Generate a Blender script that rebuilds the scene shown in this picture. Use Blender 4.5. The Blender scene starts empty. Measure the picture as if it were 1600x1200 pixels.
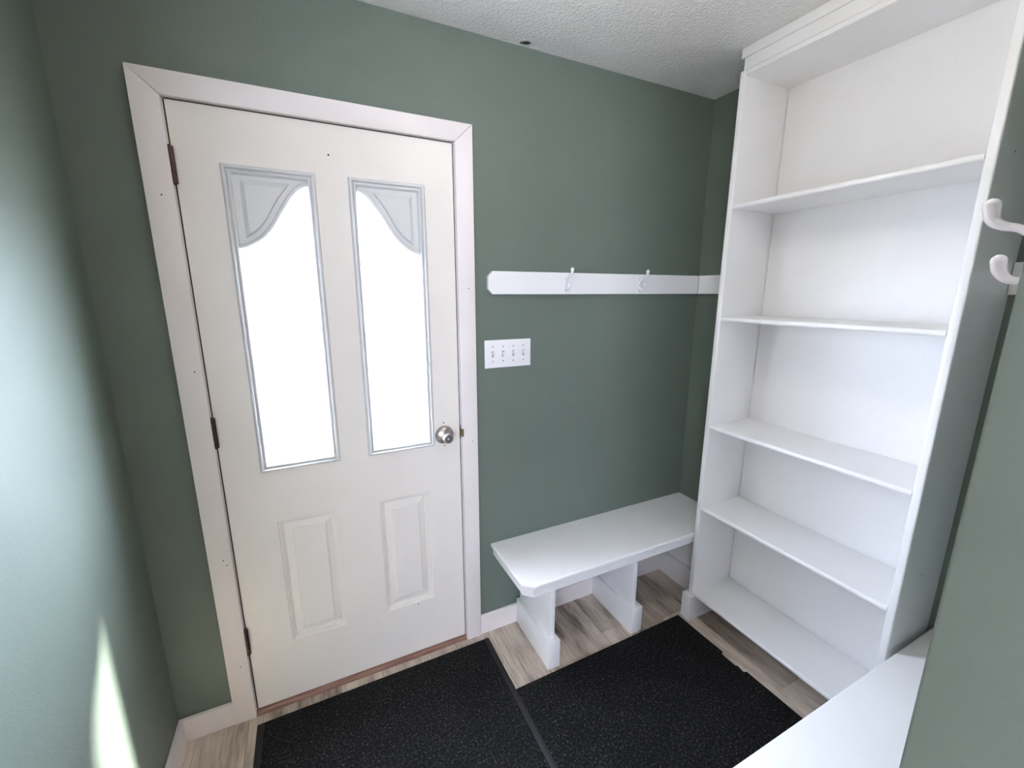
import bpy, bmesh, math, random
from mathutils import Vector, Matrix
random.seed(7)
scene = bpy.context.scene
COL = scene.collection

# ------------------------------------------------------------------ camera
PITCH, YAW = math.radians(-12.1945), math.radians(25.6889)
cam_d = bpy.data.cameras.new('camera')
cam_d.sensor_fit = 'HORIZONTAL'
cam_d.sensor_width = 36.0
cam_d.lens = 659.915 / 1600.0 * 36.0
cam_d.clip_start = 0.02
cam = bpy.data.objects.new('camera', cam_d)
COL.objects.link(cam)
cam.location = (0.2954, -1.5662, 1.5349)
cam.rotation_euler = (math.pi / 2 + PITCH, 0, -YAW)
scene.camera = cam

# ------------------------------------------------------------------ world (overcast bright sky)
SKY = 24.5
SHEER = 0.73  # how much fill the added rear window lets through
world = bpy.data.worlds.new('sky')
scene.world = world
world.use_nodes = True
wn = world.node_tree.nodes
wn['Background'].inputs['Color'].default_value = (0.82, 0.89, 1.13, 1)
wn['Background'].inputs['Strength'].default_value = SKY

# hazy high sun that slips through the left door lite onto the left wall
sun_d = bpy.data.lights.new('sun', 'SUN')
sun_d.energy = 42.0
sun_d.angle = math.radians(3.0)
sun_d.color = (1.0, 0.96, 0.90)
sun = bpy.data.objects.new('sun', sun_d)
COL.objects.link(sun)
sun.rotation_euler = Vector((-1.0, -0.90, -2.45)).to_track_quat('-Z', 'Y').to_euler()

# light portals: guide sky sampling through the door lites and the added rear window
def portal(name, loc, sx, sy, rx):
    l = bpy.data.lights.new(name, 'AREA')
    l.shape = 'RECTANGLE'
    l.size, l.size_y = sx, sy
    l.cycles.is_portal = True
    o = bpy.data.objects.new(name, l)
    COL.objects.link(o)
    o.location = loc
    o.rotation_euler = (rx, 0, 0)
    return o
portal('portal_lite', (0.234, 0.047, 1.415), 0.20, 0.91, -math.pi / 2)
portal('portal_lite', (0.581, 0.047, 1.415), 0.20, 0.91, -math.pi / 2)
portal('portal_fill_window', (-1.85, -4.60, 1.475), 2.18, 1.03, math.pi / 2)

vs = scene.view_settings
vs.view_transform = 'Standard'
vs.look = 'None'
vs.gamma = 1.0
vs.use_curve_mapping = False
vs.exposure = 1.75
scene.cycles.max_bounces = 10
scene.cycles.diffuse_bounces = 6
scene.cycles.sample_clamp_indirect = 30.0
scene.cycles.use_denoising = True

# ------------------------------------------------------------------ room measures (metres)
XL, XR = -0.231, 2.090          # left wall, shelf wall
HC = 2.408                      # ceiling
YN, YN2 = -1.4195, -1.540        # short wall between mudroom and next room
XE = 0.8425                      # its free end
DW = 0.8126                     # door width
DZ0, DZ1 = 0.020, 2.050         # door bottom, top
YR = -4.5                       # far wall of next room
XR2 = 2.9
XL2 = -3.4                      # next room widened left, unseen, so its light reaches the alcove
YL = -1.25                      # left green wall cut short out of view to let rear light in
WX0, WX1, WZ0, WZ1 = -3.0, -0.7, 0.9, 2.05   # curtained window added behind the camera as fill light

# ------------------------------------------------------------------ materials
def new_mat(name):
    m = bpy.data.materials.new(name)
    m.use_nodes = True
    nt = m.node_tree
    return m, nt, nt.nodes['Principled BSDF']

def node(nt, typ, **kw):
    n = nt.nodes.new(typ)
    for k, v in kw.items():
        if k in n.inputs:
            n.inputs[k].default_value = v
        else:
            setattr(n, k, v)
    return n

def coords(nt, scale=(1, 1, 1), out='Object'):
    tc = nt.nodes.new('ShaderNodeTexCoord')
    mp = nt.nodes.new('ShaderNodeMapping')
    mp.inputs['Scale'].default_value = scale
    nt.links.new(tc.outputs[out], mp.inputs['Vector'])
    return mp.outputs['Vector']

def noise(nt, vec, scale, detail=3.0, rough=0.5):
    n = nt.nodes.new('ShaderNodeTexNoise')
    n.inputs['Scale'].default_value = scale
    n.inputs['Detail'].default_value = detail
    n.inputs['Roughness'].default_value = rough
    nt.links.new(vec, n.inputs['Vector'])
    return n.outputs['Fac']

def ramp(nt, fac, stops):
    r = nt.nodes.new('ShaderNodeValToRGB')
    e = r.color_ramp.elements
    e[0].position, e[0].color = stops[0][0], (*stops[0][1], 1)
    e[1].position, e[1].color = stops[-1][0], (*stops[-1][1], 1)
    for p, c in stops[1:-1]:
        x = e.new(p)
        x.color = (*c, 1)
    nt.links.new(fac, r.inputs['Fac'])
    return r.outputs['Color']

def bump(nt, bsdf, height, strength, dist):
    b = nt.nodes.new('ShaderNodeBump')
    b.inputs['Strength'].default_value = strength
    b.inputs['Distance'].default_value = dist
    nt.links.new(height, b.inputs['Height'])
    nt.links.new(b.outputs['Normal'], bsdf.inputs['Normal'])

def paint(name, col, rough, peel=0.0, peel_scale=260, var=0.03, spec=0.5):
    m, nt, b = new_mat(name)
    v = coords(nt)
    f = noise(nt, v, 5.0, 4)
    lo = tuple(c * (1 - var) for c in col)
    hi = tuple(min(1, c * (1 + var)) for c in col)
    nt.links.new(ramp(nt, f, [(0.3, lo), (0.7, hi)]), b.inputs['Base Color'])
    b.inputs['Roughness'].default_value = rough
    b.inputs['Specular IOR Level'].default_value = spec
    if peel:
        bump(nt, b, noise(nt, v, peel_scale, 2), peel, 0.0015)
    return m

M = {}
M['green'] = paint('green_wall_paint', (0.146, 0.179, 0.148), 0.52, 0.25, 200, 0.03, 0.38)
M['trim'] = paint('white_trim_paint', (0.80, 0.745, 0.725), 0.38, 0.08, 160, 0.02)
M['white'] = paint('white_furniture_paint', (0.86, 0.852, 0.85), 0.33, 0.3, 210, 0.012)
M['doorpaint'] = paint('door_paint', (0.81, 0.765, 0.71), 0.40, 0.06, 120, 0.02)
M['lite'] = paint('lite_frame_plastic', (0.66, 0.665, 0.66), 0.33, 0.0, 1, 0.015)
M['plate'] = paint('switch_plastic', (0.86, 0.85, 0.86), 0.25, 0.0, 1, 0.01)
M['rearwall'] = paint('warm_white_wall_paint', (0.74, 0.66, 0.60), 0.6, 0.2, 200)
M['chip'] = paint('dark_chip', (0.03, 0.04, 0.035), 0.7)
M['strip'] = paint('dark_gap_shade', (0.045, 0.034, 0.030), 0.7)  # dark tone stands in for shade in the door gap
M['hole'] = paint('dark_hole', (0.03, 0.03, 0.03), 0.8)
M['rubber'] = paint('mat_rubber', (0.008, 0.008, 0.0085), 0.6, 0.3, 300)
M['hookwhite'] = paint('white_hook_enamel', (0.86, 0.85, 0.88), 0.2, 0.0, 1, 0.01)
M['blocker'] = paint('dark_blocker_stain', (0.16, 0.11, 0.08), 0.8, 0.3, 60, .15)  # kept dark so the added outside wall returns little light
M['concrete'] = paint('grey_asphalt', (0.20, 0.20, 0.20), 0.85, 0.4, 80)

# ceiling with stipple
m, nt, b = new_mat('stipple_ceiling')
v = coords(nt)
vo = node(nt, 'ShaderNodeTexVoronoi'); vo.inputs['Scale'].default_value = 105
nt.links.new(v, vo.inputs['Vector'])
ad = node(nt, 'ShaderNodeMath', operation='ADD')
nt.links.new(noise(nt, v, 170, 4, 0.65), ad.inputs[0]); nt.links.new(vo.outputs['Distance'], ad.inputs[1])
b.inputs['Base Color'].default_value = (0.88, 0.87, 0.85, 1)
b.inputs['Roughness'].default_value = 0.75
bump(nt, b, ad.outputs[0], 0.7, 0.0055)
M['ceiling'] = m

# floor planks: pale oak, grey-brown figure, each plank its own tone
m, nt, b = new_mat('oak_plank')
v = coords(nt)
oi = node(nt, 'ShaderNodeObjectInfo')
sc = node(nt, 'ShaderNodeVectorMath', operation='SCALE'); sc.inputs['Scale'].default_value = 17.0
cb = node(nt, 'ShaderNodeCombineXYZ')
nt.links.new(oi.outputs['Random'], cb.inputs[0]); nt.links.new(oi.outputs['Random'], cb.inputs[1]); nt.links.new(oi.outputs['Random'], cb.inputs[2])
nt.links.new(cb.outputs[0], sc.inputs[0])
av = node(nt, 'ShaderNodeVectorMath', operation='ADD')
nt.links.new(v, av.inputs[0]); nt.links.new(sc.outputs[0], av.inputs[1])
def stretched(sx, sy):
    mp = node(nt, 'ShaderNodeMapping'); mp.inputs['Scale'].default_value = (sx, sy, 1)
    nt.links.new(av.outputs[0], mp.inputs['Vector']); return mp.outputs['Vector']
big = noise(nt, stretched(9, 1.6), 1.6, 5, 0.6)
fine = noise(nt, stretched(75, 3.5), 2.2, 5, 0.65)
c1 = ramp(nt, big, [(0.33, (0.25, 0.19, 0.15)), (0.43, (0.52, 0.425, 0.35)), (0.60, (0.76, 0.655, 0.555))])
c2 = ramp(nt, fine, [(0.32, (0.45, 0.41, 0.38)), (0.46, (0.92, 0.91, 0.90)), (0.75, (1.0, 1.0, 1.0))])
mx = node(nt, 'ShaderNodeMix', data_type='RGBA', blend_type='MULTIPLY'); mx.inputs['Factor'].default_value = 0.9
nt.links.new(c1, mx.inputs['A']); nt.links.new(c2, mx.inputs['B'])
hv = node(nt, 'ShaderNodeHueSaturation')
mr = node(nt, 'ShaderNodeMapRange'); mr.inputs['To Min'].default_value = 0.84; mr.inputs['To Max'].default_value = 1.12
nt.links.new(oi.outputs['Random'], mr.inputs['Value']); nt.links.new(mr.outputs[0], hv.inputs['Value'])
nt.links.new(mx.outputs['Result'], hv.inputs['Color']); nt.links.new(hv.outputs[0], b.inputs['Base Color'])
b.inputs['Roughness'].default_value = 0.42
bump(nt, b, fine, 0.15, 0.001)
M['oak'] = m

# reddish-brown sill wood
m, nt, b = new_mat('sill_wood')
v = coords(nt, (3, 60, 60))
f = noise(nt, v, 3, 4)
nt.links.new(ramp(nt, f, [(0.3, (0.17, 0.085, 0.06)), (0.7, (0.36, 0.20, 0.145))]), b.inputs['Base Color'])
b.inputs['Roughness'].default_value = 0.5
M['sill'] = m

# mat carpet
m, nt, b = new_mat('charcoal_mat_pile')
v = coords(nt)
n1 = noise(nt, v, 125, 6, 0.8)
n2 = noise(nt, v, 8, 3)
c1 = ramp(nt, n1, [(0.42, (0.0012, 0.0012, 0.0012)), (0.53, (0.006, 0.0058, 0.0057)), (0.70, (0.155, 0.149, 0.145))])
c2 = ramp(nt, n2, [(0.3, (0.6, 0.6, 0.62)), (0.7, (1.0, 1.0, 1.0))])
mx = node(nt, 'ShaderNodeMix', data_type='RGBA', blend_type='MULTIPLY'); mx.inputs['Factor'].default_value = 1
nt.links.new(c1, mx.inputs['A']); nt.links.new(c2, mx.inputs['B'])
nt.links.new(mx.outputs['Result'], b.inputs['Base Color'])
b.inputs['Roughness'].default_value = 0.6
b.inputs['Specular IOR Level'].default_value = 0.15
bump(nt, b, n1, 0.8, 0.004)
M['pile'] = m

def metal(name, col, rough):
    m, nt, b = new_mat(name)
    v = coords(nt, (1, 1, 1))
    f = noise(nt, v, 140, 3)
    nt.links.new(ramp(nt, f, [(0.3, tuple(c * .88 for c in col)), (0.7, col)]), b.inputs['Base Color'])
    b.inputs['Metallic'].default_value = 1.0
    b.inputs['Roughness'].default_value = rough
    return m
M['nickel'] = metal('brushed_nickel', (0.52, 0.48, 0.465), 0.30)
M['bronze'] = metal('aged_bronze', (0.105, 0.066, 0.06), 0.5)
M['brass'] = metal('old_brass', (0.34, 0.26, 0.13), 0.45)
M['screw'] = metal('painted_screw', (0.52, 0.51, 0.53), 0.45)

# glass: clear pane with reflections
m, nt, b = new_mat('door_glass')
nt.nodes.remove(b)
out = nt.nodes['Material Output']
tr = node(nt, 'ShaderNodeBsdfTransparent'); tr.inputs['Color'].default_value = (0.93, 0.95, 0.95, 1)
gl = node(nt, 'ShaderNodeBsdfGlossy'); gl.inputs['Roughness'].default_value = 0.03
lw = node(nt, 'ShaderNodeLayerWeight'); lw.inputs['Blend'].default_value = 0.5
pw_ = node(nt, 'ShaderNodeMath', operation='POWER'); pw_.inputs[1].default_value = 5.0
nt.links.new(lw.outputs['Facing'], pw_.inputs[0])
fr = node(nt, 'ShaderNodeMath', operation='MULTIPLY_ADD'); fr.inputs[1].default_value = 0.95; fr.inputs[2].default_value = 0.03
nt.links.new(pw_.outputs[0], fr.inputs[0])
ms = node(nt, 'ShaderNodeMixShader')
nt.links.new(fr.outputs[0], ms.inputs[0]); nt.links.new(tr.outputs[0], ms.inputs[1]); nt.links.new(gl.outputs[0], ms.inputs[2])
nt.links.new(ms.outputs[0], out.inputs['Surface'])
M['glass'] = m

m, nt, b = new_mat('fill_window_sheer_cloth')
nt.nodes.remove(b)
tr = node(nt, 'ShaderNodeBsdfTransparent'); tr.inputs['Color'].default_value = (SHEER, SHEER, SHEER, 1)
df = node(nt, 'ShaderNodeBsdfDiffuse'); df.inputs['Color'].default_value = (0.8, 0.78, 0.75, 1)
ms = node(nt, 'ShaderNodeMixShader'); ms.inputs[0].default_value = 0.25
nt.links.new(tr.outputs[0], ms.inputs[1]); nt.links.new(df.outputs[0], ms.inputs[2])
nt.links.new(ms.outputs[0], nt.nodes['Material Output'].inputs['Surface'])
M['sheer'] = m

m, nt, b = new_mat('fill_lamp_glow')
b.inputs['Base Color'].default_value = (0.9, 0.87, 0.8, 1)
b.inputs['Emission Color'].default_value = (1.0, 0.93, 0.86, 1)
b.inputs['Emission Strength'].default_value = 6.6  # glow of the added fill lamps
M['lamp'] = m

# ------------------------------------------------------------------ builders (world coordinates in, parented out)
ORIGIN = {}
def link(name, bm, mat, parent=None, smooth=False, origin=None):
    bmesh.ops.recalc_face_normals(bm, faces=bm.faces[:])
    if parent is not None and origin is None:
        origin = ORIGIN[parent.name]
    if origin is None:
        xs = [v.co.x for v in bm.verts]; ys = [v.co.y for v in bm.verts]; zs = [v.co.z for v in bm.verts]
        origin = Vector(((min(xs) + max(xs)) / 2, (min(ys) + max(ys)) / 2, min(zs)))
    origin = Vector(origin)
    bmesh.ops.translate(bm, verts=bm.verts[:], vec=-origin)
    me = bpy.data.meshes.new(name)
    bm.to_mesh(me); bm.free()
    me.materials.append(M[mat])
    if smooth:
        for p in me.polygons:
            p.use_smooth = True
        try:
            me.set_sharp_from_angle(angle=math.radians(38))
        except Exception:
            pass
    o = bpy.data.objects.new(name, me)
    COL.objects.link(o)
    if parent is not None:
        o.parent = parent
        o.location = origin - ORIGIN[parent.name]
    else:
        o.location = origin
    ORIGIN[o.name] = origin
    return o

def tag(o, label, cat, group=None, kind=None):
    o['label'] = label
    o['category'] = cat
    if group: o['group'] = group
    if kind: o['kind'] = kind
    return o

def thing(name, loc, label, cat, group=None, kind=None):
    o = bpy.data.objects.new(name, None)
    o.empty_display_size = 0.05
    COL.objects.link(o)
    o.location = loc
    ORIGIN[o.name] = Vector(loc)
    return tag(o, label, cat, group, kind)

def add_box(bm, x0, x1, y0, y1, z0, z1, bev=0.0, seg=2):
    r = bmesh.ops.create_cube(bm, size=1.0)
    vs_ = r['verts']
    for v in vs_:
        v.co = Vector(((x0 + x1) / 2 + v.co.x * (x1 - x0), (y0 + y1) / 2 + v.co.y * (y1 - y0), (z0 + z1) / 2 + v.co.z * (z1 - z0)))
    if bev:
        es = list({e for v in vs_ for e in v.link_edges})
        bmesh.ops.bevel(bm, geom=es, offset=bev, segments=seg, affect='EDGES', profile=0.5)

def box(name, b6, mat, parent=None, bev=0.0, seg=2, smooth=True):
    bm = bmesh.new()
    add_box(bm, *b6, bev, seg)
    return link(name, bm, mat, parent, smooth and bev > 0)

def prism(bm, pts, axis, a0, a1, bev=0.0, seg=2):
    """pts: 2-D outline; axis: extrusion axis 'x','y','z'"""
    def P(p, a):
        return {'x': (a, p[0], p[1]), 'y': (p[0], a, p[1]), 'z': (p[0], p[1], a)}[axis]
    v0 = [bm.verts.new(P(p, a0)) for p in pts]
    v1 = [bm.verts.new(P(p, a1)) for p in pts]
    n = len(pts)
    bm.faces.new(v0); bm.faces.new(v1[::-1])
    for i in range(n):
        bm.faces.new((v0[i], v1[i], v1[(i + 1) % n], v0[(i + 1) % n]))
    if bev:
        es = list({e for v in v0 + v1 for e in v.link_edges})
        bmesh.ops.recalc_face_normals(bm, faces=bm.faces[:])
        bmesh.ops.bevel(bm, geom=es, offset=bev, segments=seg, affect='EDGES', profile=0.5)

def tube(bm, pts, rad, n=12, closed_ends=True):
    pts = [Vector(p) for p in pts]
    rads = rad if isinstance(rad, (list, tuple)) else [rad] * len(pts)
    rings = []
    up = None
    for i, p in enumerate(pts):
        d = (pts[min(i + 1, len(pts) - 1)] - pts[max(i - 1, 0)]).normalized()
        if up is None:
            up = Vector((1, 0, 0)) if abs(d.x) < 0.9 else Vector((0, 0, 1))
        u = (up - d * up.dot(d)).normalized(); w = d.cross(u); up = u
        rings.append([bm.verts.new(p + (u * math.cos(2 * math.pi * k / n) + w * math.sin(2 * math.pi * k / n)) * rads[i]) for k in range(n)])
    for a, c in zip(rings, rings[1:]):
        for k in range(n):
            bm.faces.new((a[k], a[(k + 1) % n], c[(k + 1) % n], c[k]))
    if closed_ends:
        bm.faces.new(rings[0][::-1]); bm.faces.new(rings[-1])

def lathe(bm, prof, c, axis, n=32):
    """prof: (distance along axis, radius)"""
    c = Vector(c); ax = Vector(axis).normalized()
    u = ax.orthogonal().normalized(); w = ax.cross(u)
    rings = []
    for a, r in prof:
        if r < 1e-6:
            rings.append([bm.verts.new(c + ax * a)])
        else:
            rings.append([bm.verts.new(c + ax * a + (u * math.cos(2 * math.pi * k / n) + w * math.sin(2 * math.pi * k / n)) * r) for k in range(n)])
    for A, B in zip(rings, rings[1:]):
        for k in range(n):
            k2 = (k + 1) % n
            if len(A) == 1 and len(B) == 1: continue
            if len(A) == 1: bm.faces.new((A[0], B[k], B[k2]))
            elif len(B) == 1: bm.faces.new((A[k], B[0], A[k2]))
            else: bm.faces.new((A[k], A[k2], B[k2], B[k]))

def ring_sweep(bm, x0, x1, z0, z1, prof):
    """mitred rectangular moulding on a y-plane; prof = (inset, y)"""
    loops = []
    for ins, y in prof:
        loops.append([bm.verts.new(p) for p in ((x0 + ins, y, z0 + ins), (x1 - ins, y, z0 + ins), (x1 - ins, y, z1 - ins), (x0 + ins, y, z1 - ins))])
    for a, c in zip(loops, loops[1:]):
        for k in range(4):
            bm.faces.new((a[k], a[(k + 1) % 4], c[(k + 1) % 4], c[k]))
    return loops

def wall_y(bm, x0, x1, y0, y1, z0, z1, hole=None):
    """wall slab normal to y with an optional rectangular hole (x0,x1,z0,z1)"""
    if hole is None:
        add_box(bm, x0, x1, y0, y1, z0, z1); return
    a, c, d, e = hole
    outer = [(x0, z0), (x1, z0), (x1, z1), (x0, z1)]
    inner = [(a, d), (c, d), (c, e), (a, e)]
    L = []
    for y in (y0, y1):
        L.append(([bm.verts.new((p[0], y, p[1])) for p in outer], [bm.verts.new((p[0], y, p[1])) for p in inner]))
    for o_, i_ in L:
        for k in range(4):
            bm.faces.new((o_[k], o_[(k + 1) % 4], i_[(k + 1) % 4], i_[k]))
    for j in (0, 1):
        A, B = L[0][j], L[1][j]
        for k in range(4):
            bm.faces.new((A[k], A[(k + 1) % 4], B[(k + 1) % 4], B[k]))

def struct(name, bm, mat, label, cat, smooth=False):
    return tag(link(name, bm, mat, None, smooth), label, cat, kind='structure')

# ------------------------------------------------------------------ room shell
T = 0.115
bm = bmesh.new(); wall_y(bm, XL - T, XR + T, 0, T, 0, HC + .1, (-0.028, DW + 0.028, 0.0, DZ1 + 0.028))
struct('wall_back', bm, 'green', 'sage green wall that holds the white entry door', 'wall')
bm = bmesh.new(); add_box(bm, XL - T, XL, YL, -0.0005, 0, HC + .1)
struct('wall_left', bm, 'green', 'sage green wall on the left, glossy with window light', 'wall')
bm = bmesh.new(); add_box(bm, XR, XR + T, YN2, -0.0005, 0, HC + .1)
struct('wall_right', bm, 'green', 'dark green wall behind the white bookcase', 'wall')
bm = bmesh.new(); prism(bm, [(XE, YN), (XR - .0005, YN), (XR - .0005, YN2), (XE, YN2)], 'z', 0, HC + .1)
ve = [e for e in bm.edges if abs(e.verts[0].co.x - XE) < 1e-5 and abs(e.verts[1].co.x - XE) < 1e-5 and abs(e.verts[0].co.z - e.verts[1].co.z) > 1]
bmesh.ops.bevel(bm, geom=ve, offset=0.004, segments=3, affect='EDGES', profile=0.5)
struct('wall_near', bm, 'green', 'green wall end at the right edge, close to the camera', 'wall', True)
# the next room behind the camera
bm = bmesh.new(); wall_y(bm, XL2 - T, XR2 + T, YR - T, YR, 0, HC + .1, (WX0, WX1, WZ0, WZ1))
struct('wall_rear', bm, 'rearwall', 'pale far wall of the next room with an added fill window', 'wall')
bm = bmesh.new(); add_box(bm, XR2, XR2 + T, YR + .0005, YN2 + .1, 0, HC + .1)
struct('wall_side', bm, 'rearwall', 'pale right side wall of the next room', 'wall')
bm = bmesh.new(); add_box(bm, XL2 - T, XL2, YR + .0005, YL + T, 0, HC + .1)
struct('wall_far_left', bm, 'rearwall', 'pale left side wall of the next room', 'wall')
bm = bmesh.new(); add_box(bm, XL2 + .0005, XL - T - .0005, YL, YL + T, 0, HC + .1)
struct('wall_living', bm, 'rearwall', 'pale wall of the next room behind the entry', 'wall')
bm = bmesh.new(); add_box(bm, XR + .0005, XR2 - .0005, YN2, YN2 + .1, 0, HC + .1)
struct('wall_divider', bm, 'rearwall', 'pale wall between next room and shelf alcove', 'wall')
bm = bmesh.new(); add_box(bm, XL + .0005, XR - .0005, YN2 - .0, -0.0005, HC, HC + .1)
add_box(bm, XL2 + .0005, XR2 - .0005, YR + .0005, YN2, HC, HC + .1)
add_box(bm, XL2 + .0005, XL + .0004, YN2, YL - .0005, HC, HC + .1)
ceil = struct('ceiling', bm, 'ceiling', 'white stippled ceiling over the entry', 'ceiling')
# paint chip
bm = bmesh.new()
pts = [(1.070, -.0215), (1.079, -.0195), (1.089, -.020), (1.099, -.023), (1.104, -.030), (1.106, -.037), (1.098, -.036), (1.091, -.038), (1.083, -.033), (1.078, -.026)]
prism(bm, pts, 'z', HC - .003, HC + .001)
o = link('paint_chip', bm, 'chip', ceil); o['label'] = 'dark chip in ceiling texture'

# floor: base slab + planks
bm = bmesh.new(); add_box(bm, XL2 - T, XR2 + T, YR - T, T, -0.12, -0.012)
floor = struct('floor', bm, 'oak', 'pale oak plank floor', 'floor')
PW = 0.158
k0 = -2
joint = {9: -0.245, 10: -0.70, 12: -0.785, 11: -0.30, 8: -0.60, 7: -0.42, 6: -0.95, -1: -0.62, 0: -0.9, 5: -.2}
for k in range(-22, 20):
    x0 = -0.03 + PW * k; x1 = x0 + PW
    xa, xb_ = max(x0, XL2), min(x1, XR2)
    if xb_ - xa < 0.01: continue
    yj = joint.get(k, -random.uniform(0.1, 1.15))
    y = 0.0
    if x0 > XR - 0.01: y = YN2; yj = YN2 - random.uniform(.1, 1.1)
    elif x1 > XR: xb_ = min(xb_, XR)
    elif k < -2: y = YL; yj = YL - random.uniform(.1, 1.1)
    elif k == -2: xa = XL
    while y > YR + .01:
        ye = max(yj, YR)
        bm = bmesh.new()
        g = 0.0006
        add_box(bm, xa + g, xb_ - g, ye + g, y - g, -0.012, 0.0)
        te = [e for e in bm.edges if e.verts[0].co.z > -1e-6 and e.verts[1].co.z > -1e-6]
        bmesh.ops.bevel(bm, geom=te, offset=0.0008, segments=1, affect='EDGES')
        link('plank', bm, 'oak', floor, origin=(xa, ye, 0))
        y = ye; yj = ye - 1.22

bm = bmesh.new(); add_box(bm, -14, 14, T, 24, -0.42, -0.30)  # dark ground put in to cut light entering from below
struct('ground_outside', bm, 'concrete', 'grey ground outside the door, added to cut light from below', 'ground')
# dark boarded wall added outside to block light coming straight in
fac = thing('light_blocker_wall', (-1.0, 5.2, -.3), 'added brown boarded wall outside, blocks light beyond the door glass', 'wall', kind='structure')
for k in range(16):
    z = -.3 + k * .28
    bm = bmesh.new(); prism(bm, [(5.0, z), (5.2, z), (5.2, z + .279), (5.03, z + .279)], 'x', -3.2, 1.4); link('blocker_board', bm, 'blocker', fac)

# ------------------------------------------------------------------ trim and baseboards
def baseboard(name, b6, label):
    bm = bmesh.new(); add_box(bm, *b6)
    z = b6[5]
    te = [e for e in bm.edges if e.verts[0].co.z > z - 1e-5 and e.verts[1].co.z > z - 1e-5]
    bmesh.ops.bevel(bm, geom=te, offset=0.003, segments=2, affect='EDGES')
    return struct(name, bm, 'trim', label, 'baseboard', True)
CT, CW = 2.116, 0.0665          # casing top, width
CI = -0.0055                    # inner edge of casing from slab edge
baseboard('baseboard_back_left', (XL, CI - CW - .0005, -0.013, 0, 0, 0.093), 'short white baseboard between left wall and door casing')
baseboard('baseboard_back', (DW - CI + CW + .0005, XR - .0, -0.013, 0, 0, 0.097), 'white baseboard running from door casing behind the bench')
baseboard('baseboard_left', (XL, XL + 0.013, YL, -0.0135, 0, 0.093), 'white baseboard along the left green wall')
baseboard('baseboard_near', (XE + .002, XR - .03, YN, YN + 0.013, 0, 0.093), 'white baseboard under the near bench')

tr1 = thing('trim_1', (DW / 2, -0.009, 0), 'white mitred casing boards around the entry door', 'door casing', kind='structure')
yc0, yc1 = -0.018, -0.0003
xi0, xi1 = CI, DW - CI; xo0, xo1 = xi0 - CW, xi1 + CW
zi, zo = CT - CW + .004, CT
g = 0.0005
bm = bmesh.new(); prism(bm, [(xo0, 0), (xi0, 0), (xi0, zi - g), (xo0, zo - g)], 'y', yc0, yc1, 0.0018, 2); link('casing_board', bm, 'trim', tr1, True)
bm = bmesh.new(); prism(bm, [(xi1, 0), (xo1, 0), (xo1, zo - g), (xi1, zi - g)], 'y', yc0, yc1, 0.0018, 2); link('casing_board', bm, 'trim', tr1, True)
bm = bmesh.new(); prism(bm, [(xi0 + g, zi), (xi1 - g, zi), (xo1 - g, zo), (xo0 + g, zo)], 'y', yc0, yc1, 0.0018, 2); link('casing_board', bm, 'trim', tr1, True)
# nail marks in the casing
def dot(name, c, n, r, mat, parent):
    bm = bmesh.new(); lathe(bm, [(0.0005, r * .6), (0.0007, 0)], c, n, 8)
    lathe(bm, [(0.0002, r), (0.0005, r * .6)], c, n, 8)
    return link(name, bm, mat, parent)
for x, z in ((-.035, 1.80), (-.025, 1.30), (-.03, .66), (-.022, .64), (-.03, .235), (DW + .05, .94), (DW + .045, 1.55)):
    dot('nail_mark', (x, yc0, z), (0, -1, 0), 0.0022, 'hole', tr1)

# ------------------------------------------------------------------ entry door
door = thing('door_1', (DW / 2, 0.022, 0), 'white entry door with two tall glass lites and two raised lower panels', 'door', kind='structure')
# jamb, stop, sill
jt = 0.020
def jamb(b6): box('jamb', b6, 'trim', door, 0.0012)
jamb((-0.024, -0.0042, -0.001, T, 0, DZ1 + .024))
jamb((DW + 0.0042, DW + 0.024, -0.001, T, 0, DZ1 + .024))
jamb((-0.0041, DW + 0.0041, -0.001, T, DZ1 + .0042, DZ1 + .024))
for b6 in ((-0.0042, 0.010, 0.046, 0.07, 0.02, DZ1), (DW - 0.010, DW + .0042, 0.046, 0.07, 0.02, DZ1), (-0.004, DW + .004, 0.046, 0.07, DZ1 - .010, DZ1 + .0042)):
    box('door_stop', b6, 'trim', door)
for b6 in ((-0.0040, -0.0004, 0.0035, 0.020, 0.02, DZ1), (DW + .0004, DW + .0040, 0.0035, 0.020, 0.02, DZ1), (0, DW, 0.0035, 0.020, DZ1 + .0004, DZ1 + .0040)):
    box('gap_shade_strip', b6, 'strip', door)  # dark strips set in the gap around the slab as its shade
bm = bmesh.new(); prism(bm, [(-0.014, 0), (T, 0), (T, .0175), (0.0, .0175), (-0.008, .0165), (-0.014, .010)], 'x', -0.0042, DW + 0.0042)
o = link('threshold', bm, 'sill', door); o['label'] = 'reddish brown wooden threshold'

LITES = [(0.108, 0.3595), (0.4560, 0.7075)]
LZ0, LZ1 = 0.941, 1.903
PANS = [(0.138, 0.3325), (0.4845, 0.6785)]
PZ0, PZ1 = 0.257, 0.751
IN = 0.014   # slab hole is smaller than lite frame
yf, yb = 0.0, 0.044
xs = sorted([0, DW] + [x for a, c in LITES for x in (a + IN, c - IN)] + [x for a, c in PANS for x in (a, c)])
zs = sorted([DZ0, DZ1, LZ0 + IN, LZ1 - IN, PZ0, PZ1])
def in_hole(x, z):
    for a, c in LITES:
        if a + IN < x < c - IN and LZ0 + IN < z < LZ1 - IN: return 'lite'
    for a, c in PANS:
        if a < x < c and PZ0 < z < PZ1: return 'pan'
bm = bmesh.new(); cache = {}
def V(x, y, z):
    k = (round(x, 5), round(y, 5), round(z, 5))
    if k not in cache: cache[k] = bm.verts.new((x, y, z))
    return cache[k]
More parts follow.
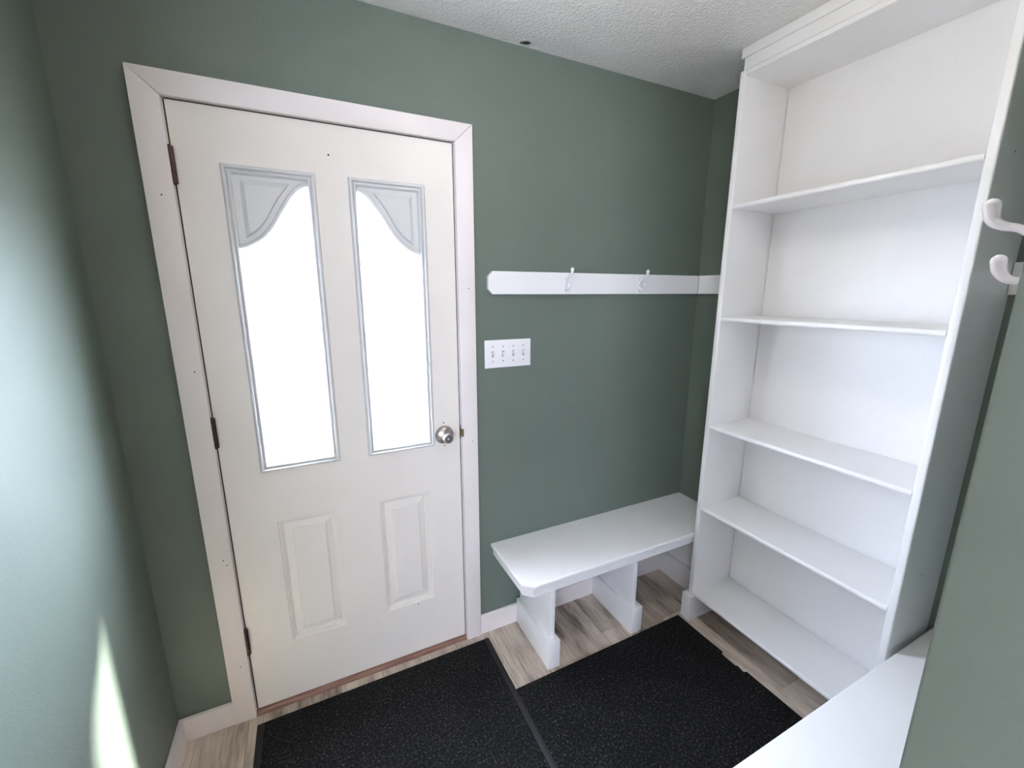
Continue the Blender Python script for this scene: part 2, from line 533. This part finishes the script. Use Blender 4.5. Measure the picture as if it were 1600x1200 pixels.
for i in range(len(xs) - 1):
    for j in range(len(zs) - 1):
        xa, xb_, za, zb = xs[i], xs[i + 1], zs[j], zs[j + 1]
        h = in_hole((xa + xb_) / 2, (za + zb) / 2)
        for y in (yf, yb):
            if h == 'lite' or (h == 'pan' and y == yf): continue
            bm.faces.new((V(xa, y, za), V(xb_, y, za), V(xb_, y, zb), V(xa, y, zb)))
# edge walls
be = [e for e in bm.edges if len(e.link_faces) == 1 and all(abs(v.co.y - yf) < 1e-6 for v in e.verts)]
for e in be:
    a, c = e.verts[0].co.copy(), e.verts[1].co.copy()
    mx_, mz_ = (a.x + c.x) / 2, (a.z + c.z) / 2
    if any(p0 - 1e-5 <= mx_ <= p1 + 1e-5 for p0, p1 in PANS) and PZ0 - 1e-5 <= mz_ <= PZ1 + 1e-5 and not (mz_ < DZ0 + 1e-4):
        continue
    try: bm.faces.new((V(*a), V(*c), V(c.x, yb, c.z), V(a.x, yb, a.z)))
    except ValueError: pass
link('slab', bm, 'doorpaint', door)
for a, c in PANS:
    bm = bmesh.new()
    L = ring_sweep(bm, a, c, PZ0, PZ1, [(0, 0), (.0012, .0055), (.0065, .0058), (.0078, .0110), (.0125, .0113), (.0138, .0160), (.019, .0165), (.0415, .0095), (.0440, .0055), (.0475, .0045)])
    bm.faces.new(L[-1])
    link('raised_panel', bm, 'doorpaint', door)
# lite mouldings, glass, ogee spandrels
OG = [(0.136, 1.6655), (0.155, 1.6725), (0.172, 1.681), (0.190, 1.693), (0.206, 1.708), (0.221, 1.725), (0.234, 1.744), (0.246, 1.764), (0.258, 1.785), (0.271, 1.806), (0.284, 1.824), (0.297, 1.840), (0.309, 1.850), (0.320, 1.857), (0.332, 1.862)]
PROF = [(0.0, 0.0005), (0.0012, -0.0050), (0.005, -0.0100), (0.009, -0.0110), (0.0120, -0.0085), (0.0135, -0.001), (0.0160, -0.0005), (0.0172, -0.0055), (0.0205, -0.0065), (0.0235, -0.0035), (0.0262, 0.003), (0.0265, 0.0120)]
for li, (a, c) in enumerate(LITES):
    fr_ = None
    bm = bmesh.new()
    ring_sweep(bm, a, c, LZ0, LZ1, PROF)
    frame = link('lite_frame', bm, 'lite', door, True)
    frame['label'] = 'pale grey moulded frame around glass lite'
    bm = bmesh.new()
    ring_sweep(bm, a, c, LZ0, LZ1, [(0.0, yb - .0005), (0.003, yb + .008), (0.02, yb + .008), (0.0265, yb), (0.0265, 0.0180)])
    link('outer_frame', bm, 'lite', frame, True)
    box('glass_pane', (a + .0262, c - .0262, 0.0122, 0.0178, LZ0 + .0262, LZ1 - .0262), 'glass', frame)
    cx = (a + c) / 2; c0 = (LITES[0][0] + LITES[0][1]) / 2
    mir = -1 if li else 1
    cur = [(cx + mir * (x - c0), z) for x, z in OG]
    gx0 = cx + mir * (LITES[0][0] + .0262 - c0); gx1 = cx + mir * (LITES[0][1] - .0262 - c0); gz = LZ1 - .0262
    cur[0] = (gx0, cur[0][1]); cur[-1] = (gx1, cur[-1][1])
    for nm, ya, yb2, d in (('spandrel', 0.0050, 0.0120, -0.0065), ('outer_spandrel', 0.026, 0.0180, 0.004)):
        bm = bmesh.new()
        poly = [(gx0, gz)] + cur + [(gx1, gz)]
        va = [bm.verts.new((p[0], ya, p[1])) for p in poly]
        vb = [bm.verts.new((p[0], yb2, p[1])) for p in poly]
        f = bm.faces.new(va); bm.faces.new(vb[::-1])
        for i in range(len(poly)):
            bm.faces.new((va[i], vb[i], vb[(i + 1) % len(poly)], va[(i + 1) % len(poly)]))
        # raised field
        inner = []
        for x, z in poly:
            pass
        if nm == 'spandrel':
            ins = 0.017
            f_in = []
            cc = cur
            off = []
            for i in range(len(cc)):
                p, q = cc[max(i - 1, 0)], cc[min(i + 1, len(cc) - 1)]
                dx, dz = q[0] - p[0], q[1] - p[1]; l = math.hypot(dx, dz)
                nx, nz = -dz / l * mir, dx / l * mir
                off.append((cc[i][0] + nx * 0.024, cc[i][1] + nz * 0.024))
            xmin = gx0 + mir * ins
            off = [(x, z) for x, z in off if mir * (x - xmin) > 0.004 and z < gz - .012 - .004]
            fld = [(xmin, gz - .012), (xmin, off[0][1] - .004)] + off + [(off[-1][0] + mir * .006, gz - .012)]
            base = [bm.verts.new((p[0], ya - .00005, p[1])) for p in fld]
            mxx = sum(p[0] for p in fld) / len(fld); mzz = sum(p[1] for p in fld) / len(fld)
            top = [bm.verts.new((mxx + (p[0] - mxx) * .80, ya - .0085, mzz + (p[1] - mzz) * .82)) for p in fld]
            for i in range(len(fld)):
                bm.faces.new((base[i], base[(i + 1) % len(fld)], top[(i + 1) % len(fld)], top[i]))
            bm.faces.new(top)
        sp = link(nm, bm, 'lite', frame)
        if nm == 'spandrel':
            bm = bmesh.new()
            tube(bm, [(x, 0.0030, z + .005) for x, z in cur], 0.0072, 10)
            bmesh.ops.translate(bm, verts=bm.verts[:], vec=(0, 0, 0))
            link('ogee_bead', bm, 'lite', frame, True)

# hinges
for z0, z1 in ((1.834, 1.931), (1.050, 1.148), (0.268, 0.369)):
    h = thing_h = None
    bm = bmesh.new()
    n = 5; s = (z1 - z0) / n
    for k in range(n):
        za, zb = z0 + k * s + .0004, z0 + (k + 1) * s - .0004
        lathe(bm, [(za, 0), (za, .0080), (zb, .0080), (zb, 0)], (-0.002, -0.0075, 0), (0, 0, 1), 14)
    h = link('hinge', bm, 'bronze', door, True)
    h['label'] = 'dark aged bronze hinge'
    bm = bmesh.new()
    lathe(bm, [(z0 - .004, 0), (z0 - .004, .003), (z0, .0055), (z1, .0055), (z1 + .004, .003), (z1 + .004, 0)], (-0.002, -0.0075, 0), (0, 0, 1), 12)
    link('hinge_pin', bm, 'bronze', h, True)
    bm = bmesh.new()
    add_box(bm, -0.0040, -0.0024, -0.004, 0.03, z0, z1); add_box(bm, -0.0018, -0.0002, -0.004, 0.03, z0, z1)
    link('hinge_leaf', bm, 'bronze', h)

# knob
kc = (0.748, 0.0, 0.981)
bm = bmesh.new()
lathe(bm, [(0, 0.0365), (.002, .0372), (.005, .0360), (.010, .0325), (.014, .0270), (.017, .0205), (.019, .0150), (.022, .0135), (.022, 0)], kc, (0, -1, 0), 40)
kb = link('door_knob', bm, 'nickel', door, True); kb['label'] = 'brushed nickel door knob with turn lock'
bm = bmesh.new()
lathe(bm, [(.020, 0), (.020, .0125), (.026, .0125), (.030, .0140), (.036, .0175), (.043, .0200), (.050, .0208), (.056, .0203), (.061, .0185), (.064, .0155), (.0645, .0112), (.0635, .0108), (.0635, 0)], kc, (0, -1, 0), 40)
link('knob_ball', bm, 'nickel', kb, True)
bm = bmesh.new(); lathe(bm, [(.0634, .0106), (.0642, .0106), (.0642, .0082), (.0634, .0082)], kc, (0, -1, 0), 24); link('lock_ring', bm, 'hole', kb, True)
bm = bmesh.new(); lathe(bm, [(.063, .0070), (.067, .0070), (.068, .0056), (.068, 0)], kc, (0, -1, 0), 20)
link('turn_button', bm, 'nickel', kb, True)
box('button_ridge', (kc[0] - .006, kc[0] + .006, -.071, -.0675, kc[2] - .0012, kc[2] + .0012), 'nickel', kb, .0006)
for z in (1.030, 0.934): dot('screw_hole', (0.748, 0.0, z), (0, -1, 0), 0.0028, 'hole', door)
dot('screw_hole', (0.404, 0.0, 1.961), (0, -1, 0), 0.003, 'hole', door)
dot('scuff_mark', (0.61, 0.0, 0.250), (0, -1, 0), 0.0025, 'hole', door)
# latch strike at the jamb
box('latch_gap', (DW + .0002, DW + .0046, -.0012, .004, .955, 1.012), 'hole', door)
box('strike_plate', (DW + .0046, DW + .0125, -.0185, -.0005, .966, .999), 'brass', door, .0012)

# ------------------------------------------------------------------ bookcase
BX = 1.826          # front plane
BY0, BY1 = -0.3345, -1.0745
PT = 0.0235
bc = thing('bookcase', ((BX + XR) / 2, (BY0 + BY1) / 2, 0), 'tall white bookcase with five shelves against the green wall', 'bookcase')
BXB = XR - 0.001
ZB = 0.128
def rounded_front(b6, front='x0', r=0.006):
    bm = bmesh.new(); add_box(bm, *b6)
    x0 = b6[0]
    es = [e for e in bm.edges if abs(e.verts[0].co.x - x0) < 1e-6 and abs(e.verts[1].co.x - x0) < 1e-6]
    bmesh.ops.bevel(bm, geom=es, offset=r, segments=3, affect='EDGES', profile=0.5)
    return bm
ZT = 2.334
link('side_panel', rounded_front((BX, BXB, BY0 - PT, BY0, ZB, ZT)), 'white', bc, True)
rp = link('side_panel', rounded_front((BX, BXB, BY1, BY1 + PT, ZB, ZT)), 'white', bc, True)
dot('screw_hole', (1.945, BY1, 0.679), (0, -1, 0), 0.0035, 'hole', rp)
dot('screw_hole', (1.919, BY1, 1.878), (0, -1, 0), 0.003, 'hole', rp)
yi0, yi1 = BY0 - PT - .0003, BY1 + PT + .0003
box('back_panel', (XR - 0.009, BXB, yi1 + .002, yi0 - .002, ZB + .001, ZT - .001), 'white', bc)
for zt in (1.871, 1.4375, 0.974, 0.586, 0.147):
    bm = bmesh.new(); add_box(bm, BX + .001, XR - .0112, yi1, yi0, zt - .0185, zt)
    es = [e for e in bm.edges if abs(e.verts[0].co.x - BX - .001) < 1e-6 and abs(e.verts[1].co.x - BX - .001) < 1e-6 and abs(e.verts[0].co.z - e.verts[1].co.z) < 1e-6]
    bmesh.ops.bevel(bm, geom=es, offset=.0075, segments=4, affect='EDGES', profile=0.5)
    link('shelf', bm, 'white', bc, True)
link('top_panel', rounded_front((BX + .001, XR - .0095, yi1, yi0, ZT - .020, ZT - .0005), r=.005), 'white', bc, True)
# boxed-in crown up to the ceiling
box('crown_board', (BX + .004, BXB, BY1 + .012, BY0 - .012, ZT + .0003, HC - .034), 'white', bc, .001)
box('crown_moulding', (BX - .001, BXB, BY1 - .0, BY0 - .001, HC - .0335, HC - .0005), 'white', bc, .002)
for ya, yb2 in ((BY0 - .0345, BY0 + .0175), (BY1 - .002, BY1 + .0345)):
    box('base_block', (BX - .017, BXB, min(ya, yb2), max(ya, yb2), 0.0, ZB - .0005), 'white', bc, .002)

# ------------------------------------------------------------------ benches
def bench(y_back, sgn, x0, label):
    """bench against the wall at y_back; sgn = -1 when it projects to -y"""
    Y = lambda d: y_back + sgn * d
    t = thing('bench', ((x0 + XR) / 2, Y(.17), 0), label, 'bench', 'twin white benches beside the bookcase')
    D = 0.3335; ch = 0.040
    x1 = XR - .0008
    poly = [(x0, Y(.0006)), (x0, Y(D - ch)), (x0 + ch, Y(D)), (x1, Y(D)), (x1, Y(.0006))]
    bm = bmesh.new(); prism(bm, poly, 'z', .4225, .441)
    te = [e for e in bm.edges if abs(e.verts[0].co.z - e.verts[1].co.z) < 1e-6 and
          not (abs(e.verts[0].co.x - x1) < 1e-6 and abs(e.verts[1].co.x - x1) < 1e-6) and
          not (abs(e.verts[0].co.y - Y(.0006)) < 1e-6 and abs(e.verts[1].co.y - Y(.0006)) < 1e-6)]
    bmesh.ops.recalc_face_normals(bm, faces=bm.faces[:])
    bmesh.ops.bevel(bm, geom=te, offset=.0045, segments=3, affect='EDGES', profile=.5)
    link('seat', bm, 'white', t, True)
    q = .010
    poly = [(x0 + q, Y(.0006)), (x0 + q, Y(D - ch - .001)), (x0 + ch + .002, Y(D - q)), (x1, Y(D - q)), (x1, Y(.0006))]
    bm = bmesh.new(); prism(bm, poly, 'z', .384, .4224, .0012, 1)
    link('apron', bm, 'white', t)
    for xa, xb_ in ((1.066, 1.121), (1.504, 1.564), (1.968, 2.028)):
        xm = (xa + xb_) / 2 - (.006 if xa > 1.2 else -.001)
        ys = sorted((Y(.0136), Y(.292)))
        p = box('leg_panel', (xm - .0105, xm + .0105, ys[0], ys[1], .06, .3838), 'white', t, .0015)
        ys = sorted((Y(.0137), Y(.3125)))
        bm = bmesh.new(); add_box(bm, xa, xb_, ys[0], ys[1], 0, .128, .0018)
        link('base_block', bm, 'white', t, True)
    return t
bench(0.0, -1, 0.944, 'white painted bench under the coat rail, beside the entry door')
bench(YN, 1, 0.944, 'white bench at lower right, against the near green wall')

# ------------------------------------------------------------------ coat rails with hooks
RZ0, RZ1 = 1.529, 1.617
def rail_board(t, x0, x1, y_back, sgn, cham):
    pts = [(x0, RZ0 + cham), (x0 + cham, RZ0), (x1, RZ0), (x1, RZ1), (x0 + cham, RZ1), (x0, RZ1 - cham)]
    ys = sorted((y_back + sgn * .0004, y_back + sgn * .018))
    bm = bmesh.new(); prism(bm, pts, 'y', ys[0], ys[1], .0012, 1)
    return link('board', bm, 'white', t)
def hook(t, x, y_face, sgn):
    Y = lambda d: y_face + sgn * d
    bm = bmesh.new()
    # backplate: lozenge
    pts = []
    for k in range(20):
        a = 2 * math.pi * k / 20
        pts.append((x + .0085 * math.cos(a), 1.569 + .031 * math.sin(a)))
    ys = sorted((Y(.0002), Y(.0035)))
    prism(bm, pts, 'y', ys[0], ys[1], .0008, 1)
    h = link('hook', bm, 'hookwhite', t, True)
    h['label'] = 'white enamel double coat hook'
    def prong(path, rad):
        # smooth the path
        P = [Vector(p) for p in path]
        out, R_ = [], []
        for i in range(len(P) - 1):
            p0, p1, p2, p3 = P[max(i - 1, 0)], P[i], P[i + 1], P[min(i + 2, len(P) - 1)]
            for s in range(5):
                u = s / 5
                out.append(0.5 * ((2 * p1) + (p2 - p0) * u + (2 * p0 - 5 * p1 + 4 * p2 - p3) * u * u + (3 * p1 - p0 - 3 * p2 + p3) * u ** 3))
                R_.append(rad[i] + (rad[i + 1] - rad[i]) * u)
        out.append(P[-1]); R_.append(rad[-1])
        # domed tip
        d = (out[-1] - out[-2]).normalized(); r = R_[-1]
        for f_, rr in ((.45, .88), (.75, .62), (.95, .25)):
            out.append(P[-1] + d * r * f_); R_.append(r * rr)
        bm = bmesh.new()
        tube(bm, out, R_, 14)
        return link('prong', bm, 'hookwhite', h, True)
    prong([(x, Y(.001), 1.572), (x, Y(.012), 1.588), (x, Y(.027), 1.6010), (x, Y(.040), 1.6055), (x, Y(.0495), 1.613), (x, Y(.0525), 1.628)],
          [.0045, .0040, .0040, .0048, .0060, .0080])
    prong([(x, Y(.001), 1.562), (x, Y(.010), 1.551), (x, Y(.020), 1.5475), (x, Y(.029), 1.550), (x, Y(.0355), 1.558), (x, Y(.0375), 1.569)],
          [.0045, .0038, .0040, .0048, .0058, .0070])
    for z in (1.590, 1.545):
        bm = bmesh.new(); lathe(bm, [(0.0, .003), (.0012, .0026), (.0018, 0)], (x + .0, Y(.0034), z), (0, sgn, 0), 10)
        link('screw', bm, 'screw', h, True)
t = thing('coat_rail', (1.5, -.01, RZ0), 'long white coat rail with two hooks on the wall beside the door', 'coat rail', 'white coat rails')
rail_board(t, 0.939, XR - .0185, 0.0, -1, .0185)
hook(t, 1.288, -.018, -1); hook(t, 1.690, -.018, -1)
t = thing('coat_rail', (1.5, YN + .01, RZ0), 'white coat rail with large hooks jutting out at the right edge', 'coat rail', 'white coat rails')
rail_board(t, 0.95, XR - .0185, YN, 1, .0185)
hook(t, 0.985, YN + .018, 1); hook(t, 1.42, YN + .018, 1)
bm = bmesh.new(); add_box(bm, XR - .018, XR - .0004, BY0 + .002, -.0186, RZ0, RZ1, .0012, 1)
tag(link('rail_board', bm, 'white'), 'short white rail piece between wall corner and bookcase', 'rail board', 'short rail ends beside the bookcase')
bm = bmesh.new(); add_box(bm, XR - .018, XR - .0004, YN + .0186, BY1 - .002, RZ0, RZ1, .0012, 1)
tag(link('rail_board', bm, 'white'), 'short white rail piece behind the right-hand coat hooks', 'rail board', 'short rail ends beside the bookcase')

# ------------------------------------------------------------------ switch plate
sx0, sz0 = 0.9248, 1.2346
t = thing('light_switch', (sx0 + .104, -.003, sz0), 'white four-gang light switch plate on the wall right of the door', 'light switch')
bm = bmesh.new(); add_box(bm, sx0, sx0 + .208, -.0062, -.0003, sz0, sz0 + .114, .0025, 2); link('plate', bm, 'plate', t, True)
for k in range(4):
    xk = sx0 + .104 + (k - 1.5) * .046; zc = sz0 + .057
    upk = k != 1
    box('toggle_slot', (xk - .0055, xk + .0055, -.0066, -.0055, zc - .0125, zc + .0125), 'screw', t)
    bm = bmesh.new()
    dz = .007 if upk else -.007
    prism(bm, [(-.0060, zc - .009), (-.0060, zc + .009), (-.0175, zc + dz + .0045), (-.0175, zc + dz - .0045)], 'x', xk - .0042, xk + .0042, .0012, 2)
    link('toggle', bm, 'plate', t, True)
    for dz in (.030, -.030):
        bm = bmesh.new(); lathe(bm, [(0, .0036), (.0008, .0033), (.0012, 0)], (xk, -.0061, zc + dz), (0, -1, 0), 12); link('screw', bm, 'screw', t, True)

# ------------------------------------------------------------------ floor mats
def mat_thing(label, outline, border, cx, cy):
    t = thing('floor_mat', (cx, cy, 0), label, 'mat', 'black carpet floor mats')
    bm = bmesh.new(); prism(bm, outline, 'z', .0006, .0075, .0015, 1)
    link('pile', bm, 'pile', t)
    for b6 in border:
        box('border', b6, 'rubber', t, .001)
    return t
mat_thing('large black mat lying in front of the entry door', [(.022, -.056), (.884, -.052), (.884, -1.40), (.022, -1.40)],
          [(.000, .0222, -1.402, -.056, .0006, .0058), (.8838, .906, -1.402, -.050, .0006, .0062)], .45, -.72)
edge = [(.9065, -.334), (1.789, -.322), (1.791, -.45), (1.796, -.566), (1.782, -.569), (1.783, -.636), (1.790, -.641), (1.786, -.672), (1.799, -.677), (1.802, -.80), (1.806, -1.06), (.9065, -1.06)]
mat_thing('black mat with a frayed edge in front of the bookcase', edge, [], 1.35, -.7)

# ------------------------------------------------------------------ added window and globe lamps, all out of view, to fill the entry with light
w = thing('fill_window', ((WX0 + WX1) / 2, YR - .05, WZ0), 'added unseen window with a sheer curtain, fill light from the next room', 'window', kind='structure')
bm = bmesh.new(); ring_sweep(bm, WX0, WX1, WZ0, WZ1, [(0, YR + .0), (0, YR + .015), (.05, YR + .015), (.05, YR - .10), (0, YR - .10), (0, YR)])
link('fill_window_frame', bm, 'trim', w)
box('glass_pane', (WX0 + .049, WX1 - .049, YR - .075, YR - .069, WZ0 + .049, WZ1 - .049), 'glass', w)
box('fill_window_sheer', (WX0 + .049, WX1 - .049, YR - .04, YR - .0385, WZ0 + .049, WZ1 - .049), 'sheer', w)  # cloth that dims the added window
def fill_lamp(x, y, label):
    t = thing('fill_lamp', (x, y, HC - .25), label, 'lamp', 'added globe fill lamps')
    bm = bmesh.new(); lathe(bm, [(-.0005, 0), (-.0005, .062), (-.012, .060), (-.024, .045), (-.026, .012), (-.05, .010), (-.052, .032), (-.066, .034), (-.066, 0)], (x, y, HC), (0, 0, 1), 32); link('fill_lamp_base', bm, 'nickel', t, True)
    prof = [(-.155 + .095 * math.cos(a), .095 * math.sin(a)) for a in [math.pi * k / 18 for k in range(2, 19)]]
    bm = bmesh.new(); lathe(bm, prof, (x, y, HC), (0, 0, 1), 32); link('fill_lamp_globe', bm, 'lamp', t, True)
fill_lamp(1.0, -.98, 'added globe fill lamp over the entry, above the mats, out of view')  # put in above the frame to brighten the alcove
fill_lamp(.60, -3.0, 'added globe fill lamp in the next room, out of view')
